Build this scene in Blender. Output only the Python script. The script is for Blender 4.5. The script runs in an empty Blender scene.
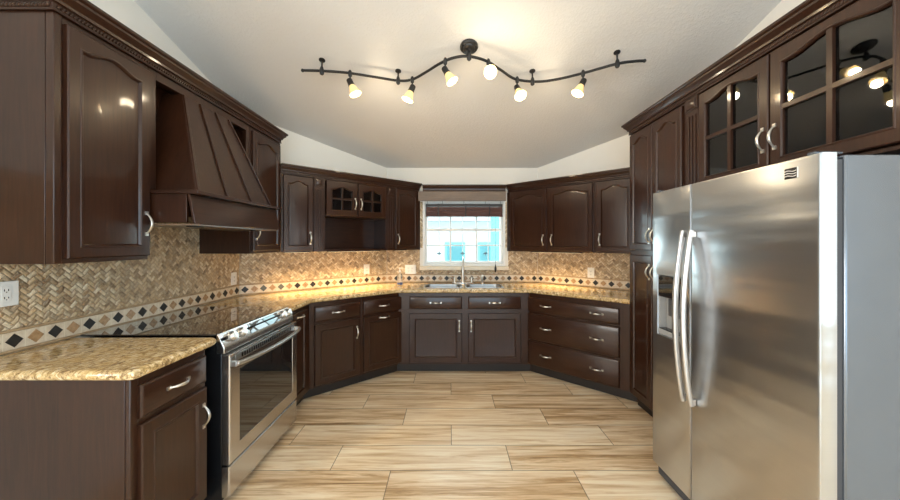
import bpy, bmesh, math, random
from mathutils import Vector, Matrix, Euler
random.seed(7)
SC = bpy.context.scene
COL = SC.collection
PI = math.pi

# ------------------------------------------------------------------ camera, world, lights, exposure
cam_d = bpy.data.cameras.new('camera'); cam = bpy.data.objects.new('camera', cam_d); COL.objects.link(cam)
cam.location = (0, 0, 1.42); cam.rotation_euler = (PI/2, 0, 0)
cam_d.sensor_width = 36; cam_d.lens = 36*330/900; cam_d.shift_y = -7/900
cam_d.clip_start = 0.05
SC.camera = cam
SC.view_settings.view_transform = 'Standard'; SC.view_settings.look = 'None'
SC.view_settings.gamma = 1; SC.view_settings.use_curve_mapping = False
SC.view_settings.exposure = 0.55
world = bpy.data.worlds.new('sky'); SC.world = world; world.use_nodes = True
bg = world.node_tree.nodes['Background']; bg.inputs[0].default_value = (0.80, 0.93, 1.0, 1); bg.inputs[1].default_value = 1.7

def light(name, kind, loc, rot, power, color, **kw):
    d = bpy.data.lights.new(name, kind); o = bpy.data.objects.new(name, d); COL.objects.link(o)
    o.location = loc; o.rotation_euler = rot; d.energy = power; d.color = color
    for k, v in kw.items(): setattr(d, k, v)
    return o
# daylight through the patio doors behind; two unseen side fill lamps added to lift shadows
light('patio_door_daylight', 'AREA', (0.15, -3.3, 1.25), (PI/2, 0, 0), 48, (0.50, 0.77, 1.0), shape='RECTANGLE', size=3.6, size_y=2.2)
light('side_opening_fill', 'AREA', (-2.9, -1.4, 1.6), (PI/2, 0, -PI/2), 96, (1.0, 0.94, 0.87), shape='RECTANGLE', size=2.4, size_y=1.6)
light('side_opening_fill', 'AREA', (3.1, -1.4, 1.6), (PI/2, 0, PI/2), 38, (0.55, 0.80, 1.0), shape='RECTANGLE', size=2.4, size_y=1.9)
light('sink_window_daylight', 'AREA', (0.17, 4.42, 1.5), (-PI/2, 0, 0), 7, (0.85, 0.96, 1.0), shape='RECTANGLE', size=1.0, size_y=0.75)
sun = light('sun', 'SUN', (0, 8, 6), (math.radians(40), 0, math.radians(25)), 1.1, (1, 0.97, 0.92), angle=0.02)

# ------------------------------------------------------------------ node helpers
class G:
    def __init__(s, name):
        s.m = bpy.data.materials.new(name); s.m.use_nodes = True
        s.t = s.m.node_tree; s.b = s.t.nodes['Principled BSDF']
    def n(s, kind, **kw):
        x = s.t.nodes.new('ShaderNode'+kind)
        for k, v in kw.items(): setattr(x, k, v)
        return x
    def put(s, sock, v):
        if v is None: return
        if hasattr(v, 'default_value') or hasattr(v, 'is_output'): s.t.links.new(v, sock)
        else: sock.default_value = v
    def math(s, op, a, b=None, c=None):
        x = s.n('Math', operation=op)
        s.put(x.inputs[0], a); s.put(x.inputs[1], b); s.put(x.inputs[2], c)
        return x.outputs[0]
    def sep(s, v):
        x = s.n('SeparateXYZ'); s.put(x.inputs[0], v); return x.outputs
    def comb(s, a, b, c):
        x = s.n('CombineXYZ')
        for i, v in enumerate((a, b, c)): s.put(x.inputs[i], v)
        return x.outputs[0]
    def co(s, which='Object'): return s.n('TexCoord').outputs[which]
    def map(s, v, scale=(1, 1, 1), rot=(0, 0, 0), loc=(0, 0, 0)):
        x = s.n('Mapping'); s.put(x.inputs[0], v); x.inputs['Scale'].default_value = scale
        x.inputs['Rotation'].default_value = rot; x.inputs['Location'].default_value = loc
        return x.outputs[0]
    def noise(s, v, scale, detail=4, rough=.55, dist=0):
        x = s.n('TexNoise'); s.put(x.inputs['Vector'], v); x.inputs['Scale'].default_value = scale
        x.inputs['Detail'].default_value = detail; x.inputs['Roughness'].default_value = rough
        x.inputs['Distortion'].default_value = dist
        return x.outputs['Fac']
    def ramp(s, f, stops, interp='LINEAR'):
        x = s.n('ValToRGB'); s.put(x.inputs[0], f); cr = x.color_ramp; cr.interpolation = interp
        while len(cr.elements) < len(stops): cr.elements.new(.5)
        for e, (p, c) in zip(cr.elements, stops):
            e.position = p; e.color = (*c, 1) if len(c) == 3 else c
        return x.outputs[0]
    def mix(s, f, a, b, blend='MIX'):
        x = s.n('Mix', data_type='RGBA', blend_type=blend)
        s.put(x.inputs[0], f)
        for i, v in ((6, a), (7, b)):
            if isinstance(v, tuple): v = (*v, 1) if len(v) == 3 else v
            s.put(x.inputs[i], v)
        return x.outputs[2]
    def bump(s, h, strength=.2, dist=.01):
        x = s.n('Bump'); s.put(x.inputs['Height'], h); x.inputs['Strength'].default_value = strength
        x.inputs['Distance'].default_value = dist
        s.t.links.new(x.outputs[0], s.b.inputs['Normal'])
    def set(s, **kw):
        for k, v in kw.items():
            k = k.replace('_', ' ')
            if isinstance(v, tuple) and len(v) == 3: v = (*v, 1)
            s.put(s.b.inputs[k], v)
        return s.m

def plain(name, col, rough=.5, metal=0, **kw):
    g = G(name)
    f = g.noise(g.co(), 9, 3)
    c = g.mix(f, tuple(x*.93 for x in col), tuple(min(1, x*1.06) for x in col))
    return g.set(Base_Color=c, Roughness=rough, Metallic=metal, **kw)

def wood(name, dark, light_, rough=.30, coat=.32, horiz=False):
    g = G(name)
    sc = (1.5, 22, 22) if horiz else (22, 22, 1.5)
    v = g.map(g.co(), scale=sc)
    a = g.noise(v, 3, 6, .6, .6)
    b = g.noise(g.co(), 3.5, 3)
    f = g.math('ADD', g.math('MULTIPLY', a, .65), g.math('MULTIPLY', b, .35))
    c = g.ramp(f, [(.3, dark), (.7, light_)])
    g.bump(a, .05, .003)
    return g.set(Base_Color=c, Roughness=rough, Coat_Weight=coat, Coat_Roughness=.09, Specular_IOR_Level=.30)

M = {}
M['wood'] = wood('espresso_wood', (.0185, .0066, .0032), (.048, .0168, .0078))
M['wood_h'] = wood('espresso_wood_across', (.0185, .0066, .0032), (.048, .0168, .0078), horiz=True)
M['wood_in'] = wood('cabinet_interior', (.045, .026, .016), (.085, .05, .03), .5, 0, True)
M['toe'] = plain('toe_kick_board', (.018, .012, .009), .5)
M['valance'] = wood('wood_lit_tone', (.13, .085, .055), (.22, .15, .10), .35, .3, True)  # lighter copy of the wood, with the light on it put into the colour
M['nickel'] = plain('brushed_nickel', (.74, .72, .68), .30, 1)
M['white'] = plain('white_plastic', (.82, .80, .76), .35)
M['vinyl'] = plain('white_vinyl', (.86, .86, .84), .4)
M['black'] = plain('black_enamel', (.008, .008, .009), .25)
M['iron'] = plain('black_iron', (.012, .011, .011), .38)
M['rubber'] = plain('dark_gasket', (.06, .06, .065), .7)
M['bglass'] = plain('black_glass', (.010, .010, .011), .03, 0, Coat_Weight=1.0, Coat_Roughness=.02)
M['stone'] = plain('cream_stone', (.80, .70, .54), .4)
M['blackstone'] = plain('black_granite_tile', (.018, .015, .013), .45)
M['bluesoap'] = plain('blue_soap', (.04, .09, .35), .2)
M['greytile'] = plain('slate_tile', (.11, .11, .10), .45)

g = G('tan_marble_tile'); f = g.noise(g.co(), 60, 5); M['tantile'] = g.set(Base_Color=g.ramp(f, [(.3, (.30, .16, .07)), (.7, (.52, .32, .16))]), Roughness=.3)
g = G('cream_travertine'); f = g.noise(g.co(), 35, 6); M['trav'] = g.set(Base_Color=g.ramp(f, [(.3, (.60, .48, .34)), (.7, (.78, .67, .52))]), Roughness=.32)
g = G('pencil_liner_stone'); f = g.noise(g.co(), 30, 5); M['liner'] = g.set(Base_Color=g.ramp(f, [(.3, (.33, .21, .11)), (.7, (.55, .40, .24))]), Roughness=.35)
g = G('bamboo_shade'); v = g.map(g.co(), scale=(2, 2, 160)); f = g.noise(v, 2, 2)
M['bamboo'] = g.set(Base_Color=g.ramp(f, [(.35, (.05, .014, .010)), (.65, (.14, .05, .034))]), Roughness=.5); g.bump(f, .5, .004)

def steel(name, base, rough, brush=(3, 3, 420), wav=0.0):
    g = G(name)
    a = g.noise(g.map(g.co(), scale=brush), 1, 2, .5)
    if wav:
        w = g.noise(g.map(g.co(), scale=(.6, .6, 7.5)), 1, 1.5, .4)
        g.bump(w, wav, .02)
    r = g.math('ADD', g.math('MULTIPLY', a, .02), rough-.01)
    c = g.mix(a, tuple(x*.96 for x in base), tuple(min(1, x*1.03) for x in base))
    return g.set(Base_Color=c, Metallic=1.0, Roughness=r)
M['steel'] = steel('stainless_steel', (.56, .57, .58), .28, wav=.6)
M['steel_r'] = steel('stainless_range', (.62, .60, .58), .26, brush=(420, 3, 420))
M['steel_h'] = steel('satin_steel', (.58, .58, .58), .36)
M['fridge_side'] = plain('grey_textured_panel', (.19, .215, .25), .24, .75)

g = G('cabinet_glass')
tr = g.n('BsdfTransparent'); tr.inputs[0].default_value = (.62, .62, .62, 1)
gl = g.n('BsdfGlossy'); gl.inputs['Roughness'].default_value = .02; gl.inputs[0].default_value = (.9, .92, .95, 1)
fr = g.n('Fresnel'); fr.inputs[0].default_value = 1.65
mx = g.n('MixShader'); g.put(mx.inputs[0], fr.outputs[0]); g.put(mx.inputs[1], tr.outputs[0]); g.put(mx.inputs[2], gl.outputs[0])
g.t.links.new(mx.outputs[0], g.t.nodes['Material Output'].inputs[0]); M['glass'] = g.m
g = G('window_glass')
tr = g.n('BsdfTransparent'); tr.inputs[0].default_value = (.93, .98, .98, 1)
gl = g.n('BsdfGlossy'); gl.inputs['Roughness'].default_value = .01
fr = g.n('Fresnel'); fr.inputs[0].default_value = 1.3
mx = g.n('MixShader'); g.put(mx.inputs[0], fr.outputs[0]); g.put(mx.inputs[1], tr.outputs[0]); g.put(mx.inputs[2], gl.outputs[0])
g.t.links.new(mx.outputs[0], g.t.nodes['Material Output'].inputs[0]); M['wglass'] = g.m

g = G('lamp_shade_glass'); g.set(Base_Color=(.85, .66, .34), Roughness=.4, Emission_Color=(1.0, .68, .22), Emission_Strength=.35); M['shade'] = g.m
g = G('bulb'); g.set(Base_Color=(1, .95, .8), Emission_Color=(1.0, .90, .66), Emission_Strength=2.5); M['bulb'] = g.m
g = G('warm_strip'); g.set(Base_Color=(1, .95, .8), Emission_Color=(1.0, .80, .48), Emission_Strength=1.6); M['strip'] = g.m

M['clear'] = plain('clear_plastic', (.95, .97, .97), .12, 0, Transmission_Weight=.9, IOR=1.15)
# granite
g = G('golden_granite'); c = g.co()
cr_ = g.map(c, scale=(1, 1, 1), rot=(0, 0, .6)); cs = g.map(cr_, scale=(1.9, .85, 1.2))
n1 = g.noise(c, 9, 4, .6, .6); n2 = g.noise(cs, 38, 7, .72, .8); n3 = g.noise(cs, 95, 4, .65)
base = g.ramp(n2, [(.34, (.055, .033, .02)), (.43, (.27, .16, .07)), (.50, (.58, .39, .18)), (.57, (.80, .62, .35)), (.66, (.92, .83, .65))])
base = g.mix(g.math('MULTIPLY', g.ramp(n1, [(.42, (0, 0, 0)), (.62, (1, 1, 1))]), .45), base, (.70, .45, .16))
spk = g.ramp(n3, [(.33, (1, 1, 1)), (.40, (0, 0, 0))])
base = g.mix(spk, base, (.06, .042, .03))
M['granite'] = g.set(Base_Color=base, Roughness=.10, Specular_IOR_Level=.6)

# split-face herringbone mosaic
def mosaic(name, w=.0205):
    g = G(name); c0_ = g.co(); x, y, z = g.sep(c0_)
    wv = g.math('MULTIPLY', g.math('SUBTRACT', g.noise(c0_, 26, 2), .5), .016); x = g.math('ADD', x, wv); z = g.math('SUBTRACT', z, wv)
    k = 1/(math.sqrt(2)*w)
    p = g.math('ADD', g.math('MULTIPLY', g.math('ADD', x, z), k), 400.0)
    q = g.math('ADD', g.math('MULTIPLY', g.math('SUBTRACT', z, x), k), 400.0)
    i = g.math('FLOOR', p); j = g.math('FLOOR', q)
    fu = g.math('SUBTRACT', p, i); fv = g.math('SUBTRACT', q, j)
    m = g.math('FLOORED_MODULO', g.math('SUBTRACT', i, j), 4.0)
    is1 = g.math('COMPARE', m, 1.0, .1); is2 = g.math('COMPARE', m, 2.0, .1)
    vert = g.math('GREATER_THAN', m, 1.5)
    idi = g.math('SUBTRACT', i, is1); idj = g.math('SUBTRACT', j, is2)
    wn = g.n('TexWhiteNoise', noise_dimensions='3D'); g.put(wn.inputs[0], g.comb(idi, idj, vert))
    rnd = wn.outputs['Value']
    lu = g.math('ADD', fu, is1); lv = g.math('ADD', fv, is2)          # 0..2 along the long side
    Lh = g.math('ADD', g.math('MULTIPLY', g.math('SUBTRACT', 1.0, vert), lu), g.math('MULTIPLY', vert, lv))
    Sh = g.math('ADD', g.math('MULTIPLY', g.math('SUBTRACT', 1.0, vert), fv), g.math('MULTIPLY', vert, fu))
    dl = g.math('MINIMUM', Lh, g.math('SUBTRACT', 2.0, Lh)); ds = g.math('MINIMUM', Sh, g.math('SUBTRACT', 1.0, Sh))
    d = g.math('MINIMUM', dl, ds)
    col = g.ramp(rnd, [(0, (.13, .075, .035)), (.14, (.30, .185, .09)), (.32, (.52, .355, .19)), (.50, (.69, .52, .31)), (.64, (.36, .27, .18)), (.80, (.78, .63, .42)), (1, (.90, .79, .59))])
    mot = g.noise(g.co(), 75, 5, .65)
    col = g.mix(.38, col, g.ramp(mot, [(.32, (.18, .11, .06)), (.52, (.60, .45, .29)), (.70, (.90, .80, .62))]))
    col = g.mix(g.ramp(d, [(.02, (1, 1, 1)), (.10, (0, 0, 0))]), col, (.36, .25, .155))
    tilt = g.math('MULTIPLY', g.math('ADD', g.math('MULTIPLY', wn.outputs['Value'], 1.4), -.3), Lh)
    h = g.math('ADD', g.math('SMOOTH_MIN', g.math('MULTIPLY', d, 3.0), .8, .4), g.math('MULTIPLY', tilt, .45))
    g.bump(h, .65, .008)
    return g.set(Base_Color=col, Roughness=.38)
M['mosaic'] = mosaic('herringbone_stone_mosaic')

# floor planks
g = G('wood_look_tile'); x, y, z = g.sep(g.co())
r_ = g.math('DIVIDE', g.math('SUBTRACT', y, 2.06), .257); r = g.math('FLOOR', r_); fy = g.math('SUBTRACT', r_, r)
sx = g.math('DIVIDE', g.math('SUBTRACT', x, g.math('ADD', g.math('MULTIPLY', r, .76), -.75)), 1.14)
s = g.math('FLOOR', sx); fx = g.math('SUBTRACT', sx, s)
ex = g.math('MULTIPLY', g.math('MINIMUM', fx, g.math('SUBTRACT', 1.0, fx)), 1.14)
ey = g.math('MULTIPLY', g.math('MINIMUM', fy, g.math('SUBTRACT', 1.0, fy)), .257)
e = g.math('MINIMUM', ex, ey)
wn = g.n('TexWhiteNoise', noise_dimensions='2D'); g.put(wn.inputs[0], g.comb(r, s, 0.0)); rn = wn.outputs['Value']
v = g.comb(g.math('ADD', g.math('MULTIPLY', x, .9), g.math('MULTIPLY', rn, 37.0)), g.math('ADD', g.math('MULTIPLY', y, 15.0), g.math('MULTIPLY', rn, 91.0)), 0.0)
st = g.noise(v, 1.9, 9, .68, .7); st2 = g.noise(v, .55, 3, .5, .8)
f = g.math('ADD', g.math('ADD', g.math('MULTIPLY', st, .72), g.math('MULTIPLY', st2, .33)), g.math('MULTIPLY', g.math('SUBTRACT', rn, .5), .10))
col = g.ramp(f, [(.34, (.27, .145, .062)), (.44, (.55, .355, .185)), (.53, (.78, .585, .375)), (.63, (.92, .78, .58))])
col = g.mix(g.ramp(e, [(.0016, (1, 1, 1)), (.003, (0, 0, 0))]), col, (.10, .06, .035))
M['floor'] = g.set(Base_Color=col, Roughness=.34); g.bump(g.math('MINIMUM', e, .003), .4, .5)

g = G('cream_wall_paint'); f = g.noise(g.co(), 70, 3); g.bump(f, .08, .01); M['wall'] = g.set(Base_Color=(.84, .80, .73), Roughness=.7)
g = G('knockdown_ceiling'); f = g.noise(g.co(), 55, 4, .6); f2 = g.ramp(f, [(.45, (0, 0, 0)), (.6, (1, 1, 1))]); g.bump(f2, .22, .01); M['ceil'] = g.set(Base_Color=(.74, .72, .695), Roughness=.8)

# ------------------------------------------------------------------ mesh helpers
class MB:
    def __init__(s): s.v = []; s.f = []; s.mi = []; s.x = Matrix.Identity(4); s.cur = 0
    def pt(s, p): s.v.append(tuple(s.x @ Vector(p))); return len(s.v)-1
    def face(s, ids): s.f.append(tuple(ids)); s.mi.append(s.cur)
    def box(s, x0, x1, y0, y1, z0, z1):
        i = [s.pt(p) for p in ((x0,y0,z0),(x1,y0,z0),(x1,y1,z0),(x0,y1,z0),(x0,y0,z1),(x1,y0,z1),(x1,y1,z1),(x0,y1,z1))]
        for q in ((3,2,1,0),(4,5,6,7),(0,1,5,4),(1,2,6,5),(2,3,7,6),(3,0,4,7)): s.face([i[k] for k in q])
        return s
    def prism(s, poly, z0, z1):
        a = [s.pt((x, y, z0)) for x, y in poly]; b = [s.pt((x, y, z1)) for x, y in poly]; n = len(poly)
        s.face(a[::-1]); s.face(b)
        for k in range(n): s.face((a[k], a[(k+1) % n], b[(k+1) % n], b[k]))
        return s
    def xprism(s, poly, x0, x1):                       # polygon in (y,z) pushed along x
        a = [s.pt((x0, y, z)) for y, z in poly]; b = [s.pt((x1, y, z)) for y, z in poly]; n = len(poly)
        s.face(a[::-1]); s.face(b)
        for k in range(n): s.face((a[k], a[(k+1) % n], b[(k+1) % n], b[k]))
        return s
    def loops(s, rings, cap0=True, cap1=True, close=True):
        R = [[s.pt(p) for p in r] for r in rings]; n = len(R[0])
        for a, b in zip(R, R[1:]):
            for k in range(n if close else n-1): s.face((a[k], a[(k+1) % n], b[(k+1) % n], b[k]))
        if cap0: s.face(R[0][::-1])
        if cap1: s.face(R[-1])
        return s
    def tube(s, path, r, n=10, flat=1.0):
        P = [Vector(p) for p in path]; rings = []; up = None
        for k, p in enumerate(P):
            t = (P[min(k+1, len(P)-1)]-P[max(k-1, 0)]).normalized()
            if up is None:
                up = Vector((0, 0, 1)) if abs(t.z) < .9 else Vector((1, 0, 0))
            u = (up - t*up.dot(t)).normalized(); w = t.cross(u); up = u
            rr = r[k] if isinstance(r, (list, tuple)) else r
            rings.append([p+u*rr*math.cos(2*PI*j/n)+w*rr*flat*math.sin(2*PI*j/n) for j in range(n)])
        return s.loops(rings)
    def lathe(s, prof, n=20, cap0=True, cap1=True):    # profile of (r, z)
        return s.loops([[(r*math.cos(2*PI*j/n), r*math.sin(2*PI*j/n), z) for j in range(n)] for r, z in prof], cap0, cap1)
    def sphere(s, c, rx, ry=None, rz=None, n=10, m=6):
        ry = ry or rx; rz = rz or rx
        return s.loops([[(c[0]+rx*math.sin(PI*(i+.02)/m*.995)*math.cos(2*PI*j/n), c[1]+ry*math.sin(PI*(i+.02)/m*.995)*math.sin(2*PI*j/n), c[2]+rz*math.cos(PI*i/m)) for j in range(n)] for i in range(m+1)])
    def sweep(s, path, prof):                          # outward = right of travel
        P = [Vector(p) for p in path]; rings = []
        for k, p in enumerate(P):
            d0 = (P[k]-P[k-1]).normalized() if k else (P[1]-P[0]).normalized()
            d1 = (P[k+1]-P[k]).normalized() if k < len(P)-1 else d0
            n0 = Vector((d0.y, -d0.x)); n1 = Vector((d1.y, -d1.x))
            m = (n0+n1)/(1+n0.dot(n1))
            rings.append([(p.x+m.x*o, p.y+m.y*o, z) for o, z in prof])
        return s.loops(rings)
    def build(s, name, mats, parent=None, bevel=0, smooth=35, loc=None, rot=None):
        me = bpy.data.meshes.new(name); me.from_pydata(s.v, [], s.f)
        mats = mats if isinstance(mats, (list, tuple)) else [mats]
        for m in mats: me.materials.append(M[m])
        me.polygons.foreach_set('material_index', s.mi)
        b = bmesh.new(); b.from_mesh(me); bmesh.ops.recalc_face_normals(b, faces=b.faces); b.to_mesh(me); b.free()
        if smooth:
            me.polygons.foreach_set('use_smooth', [True]*len(me.polygons))
            me.set_sharp_from_angle(angle=math.radians(smooth))
        o = bpy.data.objects.new(name, me); COL.objects.link(o)
        if parent: o.parent = parent
        if loc: o.location = loc
        if rot: o.rotation_euler = rot
        if bevel:
            bv = o.modifiers.new('edge', 'BEVEL'); bv.width = bevel; bv.segments = 2; bv.limit_method = 'ANGLE'; bv.angle_limit = math.radians(40)
        return o

def inst(mesh, name, parent, loc=(0, 0, 0), rot=(0, 0, 0), label=None):
    o = bpy.data.objects.new(name, mesh); COL.objects.link(o); o.parent = parent; o.location = loc; o.rotation_euler = rot
    if label: o['label'] = label
    return o
def tag(o, label, cat, group=None):
    o['label'] = label; o['category'] = cat
    if group: o['group'] = group
    return o
def struct(o): o['kind'] = 'structure'; return o

# ------------------------------------------------------------------ plan of the kitchen
H = 2.37; SL = .28
XL, XR, YB = -2.0, 2.10, 4.18
def ceil_z(y): return H + SL*(YB-y)
class Frame:
    def __init__(s, ox, oy, ang): s.o = (ox, oy); s.a = ang; s.c = math.cos(ang); s.s = math.sin(ang)
    def w(s, x, d): return (s.o[0]+x*s.c+d*s.s, s.o[1]+x*s.s-d*s.c)     # x along the wall, d out into the room
AL = math.atan2(.66, .751); AR = math.atan2(-.6756, .7373)
FB = Frame(0, YB, 0)
FL = Frame(XL, 0, PI/2)            # local x is world Y
FR = Frame(XR, 0, -PI/2)           # local x is minus world Y
LD = Frame(XL, 3.126, AL); LDW = 1.597
RD = Frame(1.11, YB, AR); RDW = 1.343
RDY = YB-RDW*.6756

def thing(name, label, cat, fr, x, d, z=0, group=None):
    o = bpy.data.objects.new(name, None); COL.objects.link(o); o.empty_display_size = .1
    wx, wy = fr.w(x, d); o.location = (wx, wy, z); o.rotation_euler = (0, 0, fr.a)
    return tag(o, label, cat, group)
def local(fr, x, d, pts):          # world plan points into the frame whose origin is (x,d)
    ox, oy = fr.w(x, d); r = []
    for px, py in pts:
        dx, dy = px-ox, py-oy; r.append((dx*fr.c+dy*fr.s, -dx*fr.s+dy*fr.c))
    return r
def meet(p, q, axis, val):         # point of line p-q where coordinate axis = val
    t = (val-p[axis])/(q[axis]-p[axis]); return (p[0]+(q[0]-p[0])*t, p[1]+(q[1]-p[1])*t)

# ------------------------------------------------------------------ setting
b = MB(); b.box(-3.2, 3.4, -3.6, 5.2, -.08, 0); struct(b.build('floor', 'floor', smooth=0))
b = MB()
YR, ZR = -.5, ceil_z(-.5)
b.xprism([(4.5, ceil_z(4.5)), (YR, ZR), (-3.6, 2.75), (-3.6, 2.85), (YR, ZR+.1), (4.5, ceil_z(4.5)+.1)], -3.2, 3.4)
struct(b.build('ceiling', 'ceil', smooth=0))
T = .14
WX0, WX1, WZ0, WZ1 = -.345, .70, 1.13, 1.96
b = MB()
b.box(-.95, WX0, YB, YB+T, 0, 2.42); b.box(WX1, 1.30, YB, YB+T, 0, 2.42); b.box(WX0, WX1, YB, YB+T, 0, WZ0); b.box(WX0, WX1, YB, YB+T, WZ1, 2.42)
struct(b.build('wall_back', 'wall', smooth=0))
def wallbox(name, fr, x0, x1, zs):
    b = MB(); p = [fr.w(x0, 0), fr.w(x1, 0), fr.w(x1, -T), fr.w(x0, -T)]
    a = [b.pt((*q, 0)) for q in p]; c = [b.pt((*q, ceil_z(q[1])+.04)) for q in p]
    b.face(a[::-1]); b.face(c)
    for k in range(4): b.face((a[k], a[(k+1) % 4], c[(k+1) % 4], c[k]))
    return struct(b.build(name, 'wall', smooth=0))
wallbox('wall_back_left', LD, -.03, LDW+.03, 0); wallbox('wall_back_right', RD, -.03, RDW+.03, 0)
wallbox('wall_left', FL, .3, 3.17, 0)
wallbox('wall_right', FR, -RDY-.05, -.3, 0)
# adjoining room behind the camera: side walls with openings added for the fill lamps, rear wall with patio doors
b = MB(); b.box(-3.14, XL, .16, .30, 0, ceil_z(.3)+.04); struct(b.build('wall_left_return', 'wall', smooth=0))
b = MB(); b.box(XR, 3.34, .16, .30, 0, ceil_z(.3)+.04); struct(b.build('wall_right_return', 'wall', smooth=0))
for nm, x0, x1 in (('wall_left_rear', -3.14, -3.0), ('wall_right_rear', 3.2, 3.34)):
    b = MB(); b.box(x0, x1, -3.5, .16, 0, .8); b.box(x0, x1, -3.5, -2.6, .8, 2.4); b.box(x0, x1, -.2, .16, .8, 2.4); b.box(x0, x1, -3.5, .16, 2.4, 3.8)
    struct(b.build(nm, 'wall', smooth=0))
b = MB(); b.box(-3.14, -1.65, -3.64, -3.5, 0, 2.9); b.box(1.95, 3.34, -3.64, -3.5, 0, 2.9); b.box(-1.65, 1.95, -3.64, -3.5, 2.35, 2.9)
struct(b.build('wall_rear', 'wall', smooth=0))

# window over the sink
win = bpy.data.objects.new('window_1', None); COL.objects.link(win); win.location = (0, YB, 0); struct(win)
win['label'] = 'white gridded window above the sink'
b = MB(); y0, y1 = -.012, .10; t = .028
b.box(WX0, WX0+t, y0, y1, WZ0, WZ1); b.box(WX1-t, WX1, y0, y1, WZ0, WZ1); b.box(WX0+t, WX1-t, y0, y1, WZ0, WZ0+t); b.box(WX0+t, WX1-t, y0, y1, WZ1-t, WZ1)
b.build('window_frame', 'vinyl', win, .003)
b = MB(); ix0, ix1, iz0, iz1 = WX0+t, WX1-t, WZ0+t, WZ1-t
zr = 1.588
b.box(ix0, ix1, .035, .075, iz0, iz0+.03); b.box(ix0, ix1, .035, .075, zr-.018, zr+.018); b.box(ix0, ix1, .05, .08, iz1-.03, iz1)
for xa in (ix0, ix1-.03): b.box(xa, xa+.03, .035, .075, iz0+.03, zr-.018); b.box(xa, xa+.03, .05, .08, zr+.018, iz1-.03)
cols = [-.139, .006, .162, .338, .49]
for k, cx in enumerate(cols):
    hw = .011 if k in (1, 3) else .005
    b.box(cx-hw, cx+hw, .052, .066, iz0+.03, zr-.018); b.box(cx-hw, cx+hw, .058, .072, zr+.018, iz1-.03)
for zz in (1.39,): b.box(ix0+.03, ix1-.03, .053, .065, zz-.008, zz+.008)
for zz in (1.77,): b.box(ix0+.03, ix1-.03, .059, .071, zz-.008, zz+.008)
b.build('window_sash', 'vinyl', win, .002)
b = MB(); b.box(ix0+.02, ix1-.02, .057, .061, iz0+.02, iz1-.02); b.build('window_pane', 'wglass', win, smooth=0)
b = MB(); b.box(WX0-.035, WX1+.035, -.065, .05, WZ0-.05, WZ0); b.build('window_sill', 'stone', win, .006)

# ------------------------------------------------------------------ backsplash
bs = bpy.data.objects.new('tile_backsplash', None); COL.objects.link(bs)
tag(bs, 'beige herringbone stone backsplash with a border of black and tan diamonds', 'backsplash')
ZC = .92
def field(fr, rects):
    b = MB()
    for x0, x1, z0, z1 in rects: b.box(x0, x1, -.009, -.0006, z0, z1)
    b.build('mosaic_field', 'mosaic', bs, smooth=0, loc=(*fr.w(0, 0), 0), rot=(0, 0, fr.a))
def border(fr, x0, x1, start=0, greys=()):
    loc = (*fr.w(0, 0), 0); rot = (0, 0, fr.a); zb, zt = ZC+.016, ZC+.094
    b = MB(); b.box(x0, x1, -.011, -.0006, zb, zt); b.cur = 0
    n = int((x1-x0)/.0785); p = (x1-x0)/n; zm = (zb+zt)/2
    for k in range(n):
        cx = x0+p*(k+.5); r = .032
        b.cur = 1 if (k+start) % 2 == 0 else 2
        if k in greys: b.cur = 3
        ring = lambda rr, y: [(cx-rr, y, zm), (cx, y, zm-rr), (cx+rr, y, zm), (cx, y, zm+rr)]
        b.loops([ring(r, -.0105), ring(r, -.0125), ring(r-.0015, -.0135)], cap0=False)
        b.cur = 4
        if k: b.box(x0+p*k-.0012, x0+p*k+.0012, -.0114, -.0105, zb, zt)
    o = b.build('diamond_border', ['trav', 'blackstone', 'tantile', 'greytile', 'stone'], bs, smooth=0, loc=loc, rot=rot)
    b = MB()
    for z0 in (ZC+.001, zt+.001): b.xprism([(-.0006, z0), (-.013, z0), (-.017, z0+.004), (-.017, z0+.010), (-.013, z0+.0135), (-.0006, z0+.0135)], x0, x1)
    b.build('pencil_liner', 'liner', bs, loc=loc, rot=rot)
ZB = ZC+.109
field(FL, [(.5, 3.12, ZB, 1.75)])
border(FL, .525, 3.116, 0)
field(LD, [(.006, LDW-.006, ZB, 1.345)]); border(LD, .008, LDW-.008, 0, (2, 4))
field(FB, [(-.795, WX0-.036, ZB, 1.36), (WX0-.036, WX1+.036, ZB, WZ0-.051), (WX1+.036, 1.105, ZB, 1.36), (-.42, WX0, 1.36, 1.94), (WX1, .72, 1.36, 1.94)])
border(FB, -.793, 1.104, 1)
field(RD, [(.006, RDW-.006, ZB, 1.34)]); border(RD, .008, RDW-.008, 0)

# ------------------------------------------------------------------ cabinet parts
def handle_mesh():
    b = MB(); n = 14; L = .052
    path = [(0, -.030*math.sin(PI*k/n)**.8-.001, -L+2*L*k/n) for k in range(n+1)]
    b.tube(path, [.0038+.0022*math.sin(PI*k/n)**2+(.002 if k in (0, n) else 0) for k in range(n+1)], 10, 1.25)
    for sz in (-1, 1):
        b.box(-.0075, .0075, -.006, 0, sz*(L+.002)-.009, sz*(L+.002)+.009)
    o = b.build('handle', 'nickel'); me = o.data; bpy.data.objects.remove(o); return me
HM = handle_mesh()

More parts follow.
